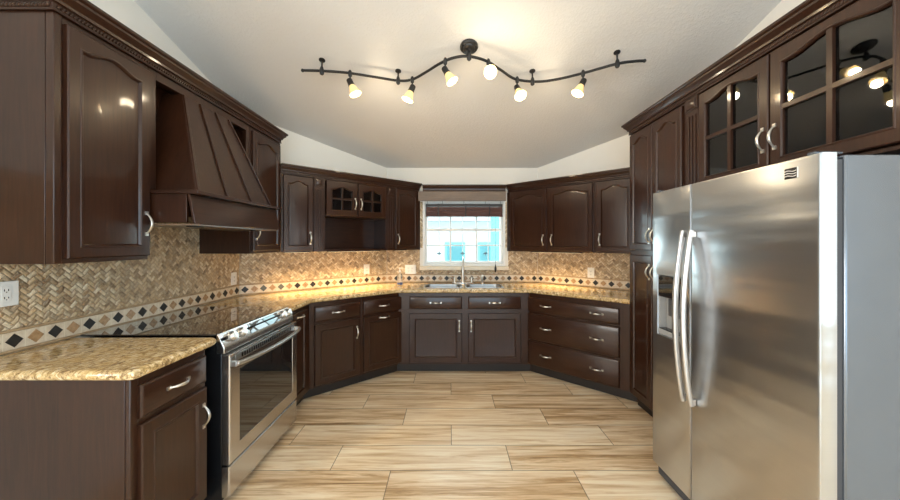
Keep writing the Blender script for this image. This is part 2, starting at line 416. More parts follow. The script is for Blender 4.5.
def arch_fn(kind, hgt):
    if kind == 'arch': return lambda u: hgt*(.5+.5*math.cos(PI*min(1, abs(u)/.82)))**.85
    return lambda u: 0
def door_loops(w, h, rail, kind, hgt=.045, n=24, top=None):
    fn = arch_fn(kind, hgt); toprail = (top or rail) + (hgt if kind == 'arch' else 0)
    xs = [rail+(w-2*rail)*k/n for k in range(n, -1, -1)] if kind == 'arch' else [w-rail, rail]
    def inner(d, y):
        r = [(rail+d, y, rail+d), (w-rail-d, y, rail+d)]
        iw = w-2*rail
        for x in xs:
            u = (x-w/2)/(iw/2); xx = w/2+(x-w/2)*(iw-2*d)/iw
            r.append((xx, y, h-toprail+fn(u)-d))
        return r
    def outer(d, y):
        r = [(d, y, d), (w-d, y, d)]
        for x in xs: r.append((d+(w-2*d)*(x-rail)/(w-2*rail), y, h-d))
        return r
    return inner, outer
def door(parent, x, z, w, h, kind='square', rail=.058, t=.02, handle=None, name='door', hgt=.045, mat='wood'):
    inner, outer = door_loops(w, h, rail, kind, hgt)
    b = MB()
    rings = [outer(0, 0), outer(0, -t+.005), outer(.005, -t), inner(-.006, -t), inner(-.003, -t-.003), inner(.002, -t-.003), inner(.007, -t+.002), inner(.010, -t+.009)]
    rings += [inner(.030, -t+.007)] if kind == 'arch' else [inner(.013, -t+.0095)]
    b.loops(rings)
    o = b.build(name, mat, parent, smooth=30, loc=(x, -.0005, z))
    if handle:
        hx, hz, hr = handle
        inst(HM, 'handle', o, (hx, -t, hz), (0, PI/2 if hr else 0, 0))
    return o
def glass_door(parent, x, z, w, h, rail=.06, t=.02, hgt=.04, handle=None, bar=.018, top=None):
    inner, outer = door_loops(w, h, rail, 'arch', hgt, top=top)
    b = MB()
    b.loops([inner(0, 0), outer(0, 0), outer(0, -t+.005), outer(.005, -t), inner(-.006, -t), inner(-.003, -t-.003), inner(.001, -t-.003), inner(.006, -t+.004), inner(.006, -.0045), inner(0, 0)], cap0=False, cap1=False)
    iw = w-2*rail
    for bx in (0,):
        b.box(w/2-bar/2, w/2+bar/2, -t+.001, -.005, rail, h-(top or rail)-.004)
    zm = rail+(h-rail-(top or rail)-hgt*.3)/2
    b.box(rail, w/2-bar/2, -t+.001, -.005, zm-bar/2, zm+bar/2); b.box(w/2+bar/2, w-rail, -t+.001, -.005, zm-bar/2, zm+bar/2)
    o = b.build('glass_door', 'wood', parent, smooth=30, loc=(x, -.0005, z))
    b = MB(); b.loops([inner(-.002, -.0042), inner(-.002, -.0012)]); p = b.build('glass_pane', 'glass', o, smooth=0)
    if handle: inst(HM, 'handle', o, (handle[0], -t, handle[1]), (0, 0, 0))
    return o
def drawer(parent, x, z, w, h, hs=(.5,), t=.02, hz=None, name='drawer'):
    b = MB()
    def rg(d, y): return [(d, y, d), (w-d, y, d), (w-d, y, h-d), (d, y, h-d)]
    b.loops([rg(0, 0), rg(0, -t+.008), rg(.003, -t+.004), rg(.012, -t)])
    o = b.build(name, 'wood_h', parent, smooth=30, loc=(x, -.0005, z))
    for f_ in hs: inst(HM, 'handle', o, (w*f_, -t, h/2 if hz is None else hz), (0, PI/2, 0))
    return o
def pilaster(parent, x, z0, z1, w, y=0):
    b = MB(); b.box(x, x+w, -.012+y, y-.0005, z0, z1)
    hb = .085; zb = z1-hb
    b.box(x, x+w, -.020+y, -.012+y, zb, z1-.004)
    q = lambda d, yy: [(x+.014+d, yy, zb+.012+d), (x+w-.014-d, yy, zb+.012+d), (x+w-.014-d, yy, z1-.016-d), (x+.014+d, yy, z1-.016-d)]
    b.loops([q(0, -.020+y), q(.002, -.026+y), q(.016, -.032+y)], cap0=False)
    for k in range(3):
        cx = x+w*(.25+.25*k)
        b.xprism([(y-.012, 0)]*0 or [(-.012+y, zb-.03), (-.012+y, z0+.03), (-.019+y, z0+.035), (-.019+y, zb-.035)], cx-w*.075, cx+w*.075)
    b.box(x, x+w, -.016+y, -.012+y, z0, z0+.02)
    return b.build('pilaster', 'wood', parent, .0015)

def base_body(parent, poly, front, toe_poly, z0=.10, z1=.879):
    b = MB(); b.prism(poly, z0, z1); b.build('body', 'wood', parent, .002)
    b = MB(); b.prism(toe_poly, 0, z0-.0005); b.build('toe_kick', 'toe', parent, smooth=0)

BF = .603   # face depth of the diagonal base run
# --- left base cabinet, nearest the camera
t = thing('base_cabinet', 'dark brown base cabinet with plain end panel left of the range', 'cabinet', FL, 1.31, .735)
w = .395
b = MB(); b.box(0, w, 0, .73, .10, .879); b.box(-.006, .03, -.001, .02, .10, .879); b.build('body', 'wood', t, .004)
b = MB(); b.box(.004, w-.004, .07, .728, 0, .0995); b.build('toe_kick', 'toe', t, smooth=0)
b = MB(); b.box(-.0065, -.0005, .021, .73, .0, .879); b.build('end_panel', 'wood', t, .002)
drawer(t, .024, .710, w-.036, .135)
door(t, .024, .118, w-.036, .565, handle=(w-.036-.028, .43, 0))

# --- narrow cabinet right of the range
cL = meet(LD.w(0, BF), LD.w(1, BF), 0, -1.265)
t = thing('base_cabinet', 'narrow dark base cabinet squeezed between range and left diagonal run', 'cabinet', FL, 2.562, .735)
poly = local(FL, 2.562, .735, [(-1.999, 2.562), (-1.265, 2.562), cL, (-1.999, 3.118)])
cT = meet(LD.w(0, BF-.07), LD.w(1, BF-.07), 0, -1.335)
base_body(t, poly, None, local(FL, 2.562, .735, [(-1.999, 2.565), (-1.335, 2.565), cT, (-1.999, 3.112)]))
door(t, .016, .118, .31, .725, handle=(.17, .69, 1), name='pull_out_door')
# --- left diagonal: two cabinets
def ldx(x, d): return LD.w(x, d)
xA = .4; xM = .950
cB = meet(LD.w(0, BF), LD.w(1, BF), 1, 3.59); cBt = meet(LD.w(0, BF-.07), LD.w(1, BF-.07), 1, 3.66)
t = thing('base_cabinet', 'dark base cabinet with one drawer and door, left half of left diagonal run', 'cabinet', LD, .43, BF)
base_body(t, local(LD, .43, BF, [(cL[0]+.0006, cL[1]+.0006), LD.w(xM-.001, BF), LD.w(xM-.001, .002), LD.w(.012, .002)]), None,
          local(LD, .43, BF, [(cT[0]+.001, cT[1]+.001), LD.w(xM-.002, BF-.07), LD.w(xM-.002, .002), LD.w(.016, .004)]))
drawer(t, .06, .70, .438, .138); door(t, .06, .122, .438, .553, handle=(.405, .42, 0))
t = thing('base_cabinet', 'dark pull-out base cabinet whose door handle sits level at its top edge', 'cabinet', LD, xM, BF)
base_body(t, local(LD, xM, BF, [LD.w(xM, BF), (cB[0]-.0006, cB[1]), (-.7993, 4.176), LD.w(xM, .002)]), None,
          local(LD, xM, BF, [LD.w(xM, BF-.07), (cBt[0]-.001, cBt[1]), (-.801, 4.17), LD.w(xM, .002)]))
drawer(t, .02, .70, .462, .138); door(t, .02, .122, .462, .553, handle=(.231, .525, 1))
# --- sink base
cR = meet(RD.w(0, BF), RD.w(1, BF), 1, 3.59); cRt = meet(RD.w(0, BF-.07), RD.w(1, BF-.07), 1, 3.66)
t = thing('sink_base_cabinet', 'dark double-door base cabinet under the sink and window', 'cabinet', FB, cB[0], .59)
O = lambda p: (p[0]-cB[0], p[1]-3.59)
b = MB(); b.prism([O((cB[0], 3.59)), O((cR[0], 3.59)), O((1.108, 4.176)), O((-.798, 4.176))], .10, .70)
b.box(0.0, cR[0]-cB[0], 0, .055, .70, .879); b.box(-.02, .14, .056, .585, .7005, .879)
b.build('body', 'wood', t, .002)
b = MB(); b.prism([O(cBt), O(cRt), O((1.106, 4.17)), O((-.796, 4.17))], 0, .0995); b.build('toe_kick', 'toe', t, smooth=0)
ox = -cB[0]
for x0, x1, hx in ((-.439, .130, .569-.030), (.199, .768, .030)):
    drawer(t, ox+x0, .707, x1-x0, .132, name='false_drawer_front'); door(t, ox+x0, .122, x1-x0, .535, handle=(hx, .40, 0))
# --- right diagonal drawer base
xP = (3.745-.0-2.905)/.6756
eP = meet(RD.w(0, BF), RD.w(1, BF), 1, 2.906); ePt = meet(RD.w(0, BF-.07), RD.w(1, BF-.07), 1, 2.906)
t = thing('drawer_cabinet', 'dark base cabinet of three wide drawers on the right diagonal wall', 'cabinet', RD, .19, BF)
base_body(t, local(RD, .19, BF, [(cR[0]+.0008, 3.5905), eP, (2.098, 2.906), (2.098, RDY-.003), (1.111, 4.177)]), None,
          local(RD, .19, BF, [(cRt[0]+.0008, 3.6605), ePt, (2.09, 2.907), (2.09, RDY-.008), (1.111, 4.17)]))
for z0, hh in ((.685, .147), (.385, .275), (.112, .252)):
    drawer(t, .02, z0, .915, hh, hs=(.225, .785))

# ------------------------------------------------------------------ countertops
def nose(o_, z0, z1, r=.02):
    zm = (z0+z1)/2; return [(o_+r*math.sin(PI*k/8)*.9, zm-r*math.cos(PI*k/8)) for k in range(9)]
b = MB()
edge = [(-1.985, 1.30), (-1.262, 1.30), (-1.253, 1.304), (-1.25, 1.312), (-1.25, 1.726), (-1.254, 1.738), (-1.265, 1.744), (-1.985, 1.744)]
b.prism(edge, .88, .92); b.sweep(edge, nose(0, .88, .92))
tag(b.build('granite_countertop', 'granite'), 'short golden granite countertop slab left of the range', 'countertop')
DF = .612
C_ = meet(LD.w(0, DF), LD.w(1, DF), 0, -1.25); D_ = meet(LD.w(0, DF), LD.w(1, DF), 1, 3.57)
E_ = meet(RD.w(0, DF), RD.w(1, DF), 1, 3.57); F_ = meet(RD.w(0, DF), RD.w(1, DF), 1, 2.9075)
SX0, SX1, SX2, SX3, SY0, SY1 = -.30, .135, .175, .61, 3.67, 4.02
b = MB()
b.prism([(-1.98, 2.575), (-1.25, 2.575), C_, D_, (SX0, 3.57), (SX0, 4.165), (-.795, 4.165), (-1.98, 3.125)], .88, .92)
b.prism([(SX3, 3.57), E_, F_, (2.085, 2.9075), (2.085, RDY-.012), (1.105, 4.165), (SX3, 4.165)], .88, .92)
b.box(SX0, SX3, 3.57, SY0, .88, .92); b.box(SX0, SX3, SY1, 4.165, .88, .92); b.box(SX1, SX2, SY0, SY1, .88, .92)
b.sweep([(-1.25, 2.575), C_, D_, E_, F_], nose(0, .88, .92))
tag(b.build('granite_countertop', 'granite'), 'long golden granite worktop wrapping around the sink and corners', 'countertop')
# sink
sk = bpy.data.objects.new('kitchen_sink', None); COL.objects.link(sk); sk.location = (.155, 3.845, .70)
tag(sk, 'stainless double-bowl sink set into the worktop under the window', 'sink')
for x0, x1 in ((SX0+.003, SX1-.003), (SX2+.003, SX3-.003)):
    b = MB(); x0 -= .155; x1 -= .155; y0, y1 = SY0-3.845+.003, SY1-3.845-.003
    def rr(d, z, r=.06):
        out = []
        for cx, cy, a0 in ((x1-d-r, y1-d-r, 0), (x0+d+r, y1-d-r, PI/2), (x0+d+r, y0+d+r, PI), (x1-d-r, y0+d+r, 1.5*PI)):
            out += [(cx+r*math.cos(a0+PI/2*k/5), cy+r*math.sin(a0+PI/2*k/5), z) for k in range(6)]
        return out
    b.loops([rr(0, .10, .04), rr(0, .2215, .04), rr(.006, .2225, .04), rr(.012, .218), rr(.018, .07), rr(.05, .04), rr(.09, .036)], cap0=False)
    b.sphere(((x0+x1)/2, (y0+y1)/2, .037), .035, .035, .004)
    b.build('bowl', 'steel_h', sk)
# faucet
fc = bpy.data.objects.new('kitchen_faucet', None); COL.objects.link(fc); fc.location = (.16, 4.085, .9205)
tag(fc, 'tall chrome faucet with side levers behind the double sink', 'faucet')
b = MB(); b.prism([(.135*math.cos(2*PI*k/24)*(1), .028*math.sin(2*PI*k/24)) for k in range(24)], 0, .012); b.build('deck_plate', 'nickel', fc, .003)
b = MB(); b.lathe([(.026, .012), (.024, .03), (.017, .04), (.015, .18), (.019, .185), (.019, .20), (.012, .21)], 16)
b.tube([(0, 0, .20), (0, 0, .27), (0, -.02, .305), (0, -.06, .322), (0, -.11, .31), (0, -.145, .27), (0, -.15, .235)], [.011, .011, .0105, .010, .010, .010, .012], 12); b.build('spout', 'nickel', fc)
for sx in (-1, 1):
    b = MB(); b.x = Matrix.Translation((sx*.105, 0, .012)); b.lathe([(.02, 0), (.018, .02), (.011, .035), (.012, .06), (.006, .068)], 14)
    b.tube([(0, 0, .052), (sx*.03, -.01, .058), (sx*.07, -.02, .066)], [.008, .006, .007], 8); b.build('lever', 'nickel', fc)
sp = bpy.data.objects.new('side_sprayer', None); COL.objects.link(sp); sp.location = (.40, 4.085, .9205)
tag(sp, 'chrome side sprayer standing right of the faucet', 'sprayer')
b = MB(); b.lathe([(.022, 0), (.02, .012), (.012, .02)], 14); b.build('base', 'nickel', sp)
b = MB(); b.x = Matrix.Translation((0, 0, .02)); b.lathe([(.011, 0), (.014, .04), (.017, .07), (.013, .085)], 14); b.tube([(0, 0, .07), (0, -.025, .078)], [.010, .013], 10); b.build('spray_head', 'nickel', sp)
# soap bottle
sb = bpy.data.objects.new('soap_bottle', None); COL.objects.link(sb); sb.location = (-.60, 3.945, .9205)
tag(sb, 'clear pump soap bottle with blue soap on worktop left of sink', 'soap bottle')
b = MB(); b.lathe([(.030, 0), (.033, .006), (.033, .11), (.024, .13), (.012, .14), (.012, .15)], 18); b.build('bottle', 'clear', sb)
b = MB(); b.lathe([(.028, .002), (.0305, .008), (.0305, .028)], 18); b.build('soap', 'bluesoap', sb)
b = MB(); b.lathe([(.015, .1505), (.015, .168), (.006, .172), (.006, .195), (.012, .197), (.012, .206)], 14); b.tube([(0, 0, .20), (.03, -.02, .20), (.038, -.025, .193)], [.006, .005, .004], 8); b.build('pump', 'white', sb)

# ------------------------------------------------------------------ upper cabinets
def hollow(name, parent, w, d, h, z=0, st=.03, shelf=(), front=True, mat='wood'):
    b = MB(); k = .016
    b.box(0, k, 0, d, z, z+h); b.box(w-k, w, 0, d, z, z+h); b.box(k, w-k, 0, d, z, z+k); b.box(k, w-k, 0, d, z+h-k, z+h); b.box(k, w-k, d-.008, d, z+k, z+h-k)
    if front: b.box(k, st, 0, .018, z+k, z+h-k); b.box(w-st, w-k, 0, .018, z+k, z+h-k)
    for s_ in shelf: b.box(k, w-k, .03, d-.008, z+s_, z+s_+.016)
    return b.build(name, mat, parent, .0015)
ZU = 1.335
UD = .412   # left/right wall uppers: face depth
t = thing('wall_cabinet', 'tall dark wall cabinet with arched door nearest the camera on the left', 'cabinet', FL, 1.325, UD, ZU)
b = MB(); b.box(0, .41, 0, UD-.0105, 0, 1.012); b.box(-.006, .022, -.004, .03, 0, 1.012); b.build('body', 'wood', t, .003)
b = MB(); b.box(-.0065, -.0005, .031, UD-.01, .0, 1.012); b.build('end_panel', 'wood', t, .002)
door(t, .03, .02, .374, .965, 'arch', handle=(.374-.026, .165, 0), hgt=.03, rail=.05)
t = thing('wall_cabinet', 'dark arched-door wall cabinet in the left corner just past the range hood', 'cabinet', FL, 2.618, UD, ZU)
cU = meet(LD.w(0, .295), LD.w(1, .295), 0, XL+UD)
poly = local(FL, 2.618, UD, [(-1.9895, 2.618), (XL+UD, 2.618), (XL+UD, 3.089), (-1.9895, 3.089)])
b = MB(); b.prism(poly, 0, 1.012); b.build('body', 'wood', t, .003)
door(t, .02, .02, .42, .965, 'arch', handle=(.035, .15, 0), hgt=.032, rail=.05)
UH = .738
t = thing('wall_cabinet', 'dark single arched-door wall cabinet at left end of left diagonal run', 'cabinet', LD, .30, .295, ZU)
b = MB(); b.prism(local(LD, .30, .295, [LD.w(.293, .295), LD.w(.585, .295), LD.w(.585, .0105), LD.w(.345, .0105)]), 0, UH); b.build('body', 'wood', t, .002)
door(t, .008, .012, .272, UH-.02, 'arch', handle=(.272-.028, .12, 0), hgt=.030, rail=.044)
# hutch
t = thing('hutch_cabinet', 'dark hutch with two small glass doors over an open niche and fluted pilasters', 'cabinet', LD, .587, .295, ZU)
W_ = .940; D_h = .295-.0105
b = MB(); b.box(0, .118, 0, D_h, 0, UH); b.box(.822, W_, 0, .02, 0, UH); b.box(.822, .84, .02, D_h, 0, UH)
b.box(.118, .822, -.012, D_h, 0, .018); b.box(.118, .822, 0, D_h, .362, .38); b.box(.118, .822, 0, D_h, UH-.018, UH); b.box(.118, .822, D_h-.008, D_h, .018, UH-.018)
b.box(.462, .478, 0, .018, .38, UH-.018)
b.build('body', 'wood_h', t, .0015)
pilaster(t, .006, .0, UH, .092); pilaster(t, .835, .0, UH, .098)
glass_door(t, .126, .372, .338, UH-.38, rail=.055, hgt=.03, handle=(.31, .135), bar=.016)
glass_door(t, .474, .372, .340, UH-.38, rail=.055, hgt=.03, handle=(.03, .135), bar=.016)
t = thing('wall_cabinet', 'dark single arched-door wall cabinet between hutch and window', 'cabinet', LD, 1.529, .295, ZU)
pb = LD.w(1.875, .295)
b = MB(); b.prism(local(LD, 1.529, .295, [LD.w(1.529, .295), pb, (pb[0]+.02, 4.168), (-.78, 4.168), LD.w(1.529, .0115)]), 0, UH); b.build('body', 'wood', t, .002)
door(t, .008, .012, .325, UH-.02, 'arch', handle=(.030, .12, 0), hgt=.030, rail=.044)
ZU2 = 1.318; UH2 = .737; UD2 = .29
t = thing('wall_cabinet', 'dark double arched-door wall cabinet right of the window', 'cabinet', RD, -.235, UD2, ZU2)
pa = RD.w(-.235, UD2)
b = MB(); b.prism(local(RD, -.235, UD2, [pa, RD.w(.795, UD2), RD.w(.795, .0115), (1.118, 4.168), (pa[0]-.02, 4.168)]), 0, UH2); b.build('body', 'wood', t, .002)
door(t, .022, .012, .478, UH2-.02, 'arch', handle=(.478-.035, .125, 0), hgt=.036, rail=.046)
door(t, .535, .012, .482, UH2-.02, 'arch', handle=(.035, .125, 0), hgt=.036, rail=.046)
t = thing('wall_cabinet', 'dark single arched-door wall cabinet tucked against the tall pantry', 'cabinet', RD, .797, UD2, ZU2)
eU = meet(RD.w(0, UD2), RD.w(1, UD2), 1, 2.906)
pR = RD.w(1.30, .0115); xs_ = 1.165
b = MB(); b.prism(local(RD, .797, UD2, [RD.w(.797, UD2), RD.w(xs_, UD2), RD.w(xs_, .0115), RD.w(.797, .0115)]), 0, UH2); b.build('body', 'wood', t, .002)
door(t, .022, .012, .343, UH2-.02, 'arch', handle=(.035, .125, 0), hgt=.036, rail=.046)
# valance
t = thing('window_valance', 'straight brown wood valance board spanning above the sink window', 'valance', FB, -.392, .10, 1.94)
b = MB(); b.box(0, 1.085, 0, .022, 0, .12); b.box(0, 1.085, -.004, .002, 0, .012); b.build('board', 'valance', t, .002)
b = MB(); b.xprism([(.022, .1205), (-.004, .1205), (-.01, .135), (-.012, .15), (-.028, .165), (-.036, .18), (-.046, .183), (-.046, .195), (.022, .195)], .054, 1.078); b.build('crown', 'wood_h', t)

# ------------------------------------------------------------------ crown mouldings with rope
CROWN = [(-.02, 0), (.012, 0), (.012, .006), (.010, .009), (.010, .029), (.013, .032), (.020, .034), (.022, .045), (.034, .060), (.042, .068), (.043, .078), (.050, .081), (.054, .086), (.054, .098), (-.02, .098)]
def crown(name, label, path, z0, sc=1.0):
    b = MB(); b.sweep(path, [(o*sc, z0+z*sc) for o, z in CROWN]); o = b.build('moulding', 'wood_h', smooth=25); o.name = name
    tag(o, label, 'crown moulding')
    r = MB(); P = [Vector(p) for p in path]
    for p, q in zip(P, P[1:]):
        d = (q-p); L = d.length; d.normalize(); n = Vector((d.y, -d.x)); k = max(1, int(L/.0145))
        a = math.atan2(d.y, d.x)
        for i in range(k):
            c = p+d*(L*(i+.5)/k)+n*(.0115*sc)
            r.x = Matrix.Translation((c.x, c.y, z0+.019*sc)) @ Matrix.Rotation(a, 4, 'Z') @ Matrix.Rotation(math.radians(38), 4, 'Y')
            r.sphere((0, 0, 0), .0055, .006*sc, .0115*sc, 6, 4)
    r.build('rope_bead', 'wood', o)
    return o
ZCR = 2.348
cfx = XL+UD
crown('crown_moulding', 'dark rope-carved crown running along the tall left cabinets and hood', [(-1.998, 1.319), (cfx+.003, 1.319), (cfx+.003, 3.070), (-1.998, 3.070)], ZCR)
crown('crown_moulding', 'dark rope-carved crown atop the left diagonal cabinets', [LD.w(.285, .297), LD.w(1.872, .297), (LD.w(1.872, .297)[0], 4.176)], ZU+UH+.001, .9)
pc = RD.w(-.233, UD2+.002)
crown('crown_moulding', 'dark rope-carved crown atop the right diagonal cabinets', [(pc[0], 4.176), pc, RD.w(1.155, UD2+.002)], ZU2+UH2+.001, .92)

# ------------------------------------------------------------------ range hood
t = thing('range_hood', 'dark wooden tapered range hood with battens above the cooktop', 'range hood', FL, 1.737, UD, 1.5)
Wd = .878
b = MB()
b.box(0, .045, 0, .03, .16, .845); b.box(Wd-.045, Wd, 0, .03, .16, .845); b.box(.045, Wd-.045, 0, .03, .80, .845); b.box(.018, Wd-.018, .03, .12, .828, .845)
b.box(0, Wd, .12, .40, .16, .845); b.box(0, .018, .03, .12, .16, .845); b.box(Wd-.018, Wd, .03, .12, .16, .845)
b.build('surround', 'wood', t, .002)
# tapered body: base ring to top ring
x0b, x1b, x0t, x1t = .05, .79, .215, .625
yb, yt, zb_, zt_ = -.215, -.004, .203, .80
b = MB()
b.loops([[(x0b, yb, zb_), (x1b, yb, zb_), (x1b, .118, zb_), (x0b, .118, zb_)], [(x0t, yt, zt_), (x1t, yt, zt_), (x1t, .118, zt_), (x0t, .118, zt_)]])
b.build('tapered_body', 'wood', t, .002)
for k in range(4):
    u = k/3; a = (x0b+(x1b-x0b)*u, yb, zb_); c = (x0t+(x1t-x0t)*u, yt, zt_-.002)
    hw = .008; s0 = hw if k == 0 else (-hw if k == 3 else 0)
    b = MB(); ring = lambda p: [(p[0]-hw+s0, p[1], p[2]), (p[0]-hw+s0, p[1]-.011, p[2]), (p[0]+hw+s0, p[1]-.011, p[2]), (p[0]+hw+s0, p[1], p[2])]
    b.loops([ring(a), ring(c)]); b.build('batten', 'wood', t, .002)
b = MB(); b.box(-.006, Wd-.008, -.262, .118, .180, .198); b.box(0, Wd-.012, -.245, .118, .1985, .2025); b.build('ledge', 'wood_h', t, .003)
b = MB(); b.box(.002, .016, -.20, .118, .028, .179); b.box(Wd-.03, Wd-.016, -.20, .118, .028, .179); b.box(.016, Wd-.03, -.19, -.172, .06, .179); b.build('box_side', 'wood', t, .002)
b = MB(); b.xprism([(-.218, .178), (-.203, .178), (-.232, .022), (-.247, .022)], .002, Wd-.016); b.build('front_panel', 'wood_h', t, .003)
b = MB(); b.box(.002, Wd-.016, -.230, .118, .014, .0215); b.build('underside', 'valance', t, smooth=0)  # lit look of the underside painted in with the lighter wood
for x in (.06, .62):
    b = MB(); b.box(x, x+.08, -.19, -.15, .008, .0135); b.build('control', 'black', t, .002)

# ------------------------------------------------------------------ pantry and cabinet over the fridge
PY0 = 2.903; PF = XR-1.59
t = thing('pantry_cabinet', 'tall dark pantry cabinet with paired doors left of the fridge', 'cabinet', FR, -PY0, PF)
w = PY0-2.222
b = MB(); b.box(0, w, 0, PF-.001, .10, 2.367); b.build('body', 'wood', t, .003)
b = MB(); b.box(.004, w-.004, .06, PF-.004, 0, .0995); b.build('toe_kick', 'toe', t, smooth=0)
for x0, ww, hx in ((.016, .315, .315-.026), (.338, .322, .026)):
    door(t, x0, 1.362, ww, .990, 'arch', handle=(hx, .115, 0), hgt=.034, rail=.05)
    door(t, x0, .115, ww, 1.205, 'square', handle=(hx, 1.205-.13, 0))
t = thing('glass_cabinet', 'dark cabinet with two large glass doors above the fridge', 'cabinet', FR, -2.219, PF, 1.752)
w = 2.219-1.085; Hh = .615; dd = PF-.001
b = MB(); k = .016
b.box(0, .135, 0, .02, 0, Hh); b.box(.115, .135, .02, dd, 0, Hh); b.box(w-.04, w, 0, .02, 0, Hh); b.box(w-k, w, .02, dd, 0, Hh)
b.box(.135, w-.04, 0, dd, 0, k); b.box(.135, w-.04, 0, dd, Hh-k, Hh); b.box(.135, w-k, dd-.008, dd, k, Hh-k); b.box(.57, .605, 0, .02, k, Hh-k); b.box(.135, w-k, .05, dd-.008, .28, .295)
b.build('body', 'wood', t, .0015)
pilaster(t, .012, .0, Hh, .11)
glass_door(t, .133, .022, .455, Hh-.034, rail=.05, top=.042, hgt=.032, handle=(.455-.025, .16), bar=.022)
glass_door(t, .597, .022, .510, Hh-.034, rail=.055, top=.042, hgt=.032, handle=(.027, .16), bar=.022)
crown('crown_moulding', 'dark rope-carved crown above the pantry and fridge on the right', [(2.098, PY0-.002), (1.588, PY0-.002), (1.588, 1.087), (2.098, 1.087)], ZCR+.021)

# ------------------------------------------------------------------ range
RY = 1.772; RW = .778
t = thing('kitchen_range', 'stainless slide-in electric range with black glass cooktop', 'range', FL, RY, 0)
b = MB(); b.box(.002, RW-.002, -.772, -.03, .03, .905); b.build('body', 'black', t, .003)
b = MB(); b.box(-.004, RW+.004, -.742, -.018, .9215, .929); b.build('cooktop', 'bglass', t, .002)
M['ring'] = plain('burner_ring_print', (.06, .06, .062), .2)
for cx, cy, r in ((.2, -.55, .115), (.58, -.55, .095), (.2, -.22, .085), (.58, -.22, .11)):
    g_ = MB(); g_.loops([[(cx+rr_*math.cos(2*PI*j/40), cy+rr_*math.sin(2*PI*j/40), z) for j in range(40)] for rr_, z in ((r, .92905), (r, .92935), (r-.003, .92935), (r-.003, .92905))], False, False)
    g_.build('burner_ring', 'ring', t)
prof = [(-.7435, .928), (-.752, .931), (-.788, .857), (-.788, .822), (-.745, .822)]
b = MB(); b.xprism(prof, 0, RW); b.build('control_panel', 'steel_r', t, .004)
sl = math.atan2(.059, .042)                       # slope of the panel face
def on_panel(u, v):                                # u along x, v 0 top .. 1 bottom
    return (u, -.752-.036*v, .931-.074*v)
nrm = Vector((0, -.074, .036)).normalized()
def panel_matrix(u, v, lift=.0005):
    o = Vector(on_panel(u, v))+nrm*lift; zx = Vector((1, 0, 0)); yy = nrm.cross(zx)
    return Matrix(((zx.x, yy.x, nrm.x, o.x), (zx.y, yy.y, nrm.y, o.y), (zx.z, yy.z, nrm.z, o.z), (0, 0, 0, 1)))
b = MB(); b.x = panel_matrix(.42, .5); b.box(-.170, .170, -.031, .031, 0, .002); b.build('touch_display', 'bglass', t, .001)
for u in (.085, .17, .645, .72):
    b = MB(); b.x = panel_matrix(u, .5); b.lathe([(.030, 0), (.030, .004), (.026, .006)], 24); kb = b.build('knob', ['steel_h'], t)
    b = MB(); b.x = panel_matrix(u, .5, .0065); b.lathe([(.025, 0), (.024, .018), (.021, .022)], 24); b.box(-.004, .004, -.022, .022, .018, .028); b.build('knob_grip', 'nickel', kb, .001)
# door
b = MB(); zd0, zd1 = .225, .815
def rc(x0, x1, z0, z1, y): return [(x0, y, z0), (x1, y, z0), (x1, y, z1), (x0, y, z1)]
b.loops([rc(0, RW, zd0, zd1, -.775), rc(0, RW, zd0, zd1, -.812), rc(.004, RW-.004, zd0+.004, zd1-.004, -.817), rc(.085, RW-.07, .305, .715, -.817), rc(.088, RW-.073, .308, .712, -.8125)])
od = b.build('oven_door', 'steel_r', t, smooth=30)
b = MB(); b.box(.0885, RW-.0735, -.8155, -.8128, .3085, .7115); b.build('oven_window', 'bglass', od, smooth=0)
b = MB(); b.box(.05, RW-.05, -.8185, -.8172, .768, .806); b.build('vent_strip', 'steel_h', od)
b = MB()
for k in range(26): b.box(.10+k*.0225, .114+k*.0225, -.8195, -.8187, .775, .799)
b.build('vent_slot', 'black', od, smooth=0)['kind'] = 'stuff'
b = MB(); n = 18; path = [(.02+(RW-.04)*k/n, -.845-.045*math.sin(PI*k/n)**.7, .765) for k in range(n+1)]
b.tube(path, .0125, 12); b.box(.008, .035, -.846, -.8175, .752, .778); b.box(RW-.035, RW-.008, -.846, -.8175, .752, .778); b.build('door_handle', 'steel_h', od, .002)
b = MB(); b.loops([rc(0, RW, .052, .215, -.775), rc(0, RW, .052, .215, -.808), rc(.005, RW-.005, .057, .210, -.815)]); b.build('storage_drawer', 'steel_r', t, smooth=30)
for fx, fy in ((.05, -.72), (RW-.05, -.72), (.05, -.1), (RW-.05, -.1)):
    b = MB(); b.x = Matrix.Translation((fx, fy, 0)); b.lathe([(.018, 0), (.018, .012), (.010, .014), (.010, .032)], 12); b.build('foot', 'black', t)

# ------------------------------------------------------------------ refrigerator
FY = 2.008
class _F: pass
fr = bpy.data.objects.new('refrigerator', None); COL.objects.link(fr); fr.location = (1.23, FY, 0); fr.rotation_euler = (0, 0, -PI/2)
tag(fr, 'large stainless side-by-side refrigerator with ice dispenser on the right', 'refrigerator')
FW = .911
b = MB(); b.box(0, FW, .085, .79, .035, 1.715); b.build('case', 'fridge_side', fr, .006)
b = MB(); b.box(.01, .314, .0585, .0845, .11, 1.70); b.box(.326, FW-.008, .0585, .0845, .11, 1.70); b.build('gasket', 'rubber', fr, smooth=0)
def rz(x0, x1, z0, z1, y): return [(x0, y, z0), (x1, y, z0), (x1, y, z1), (x0, y, z1)]
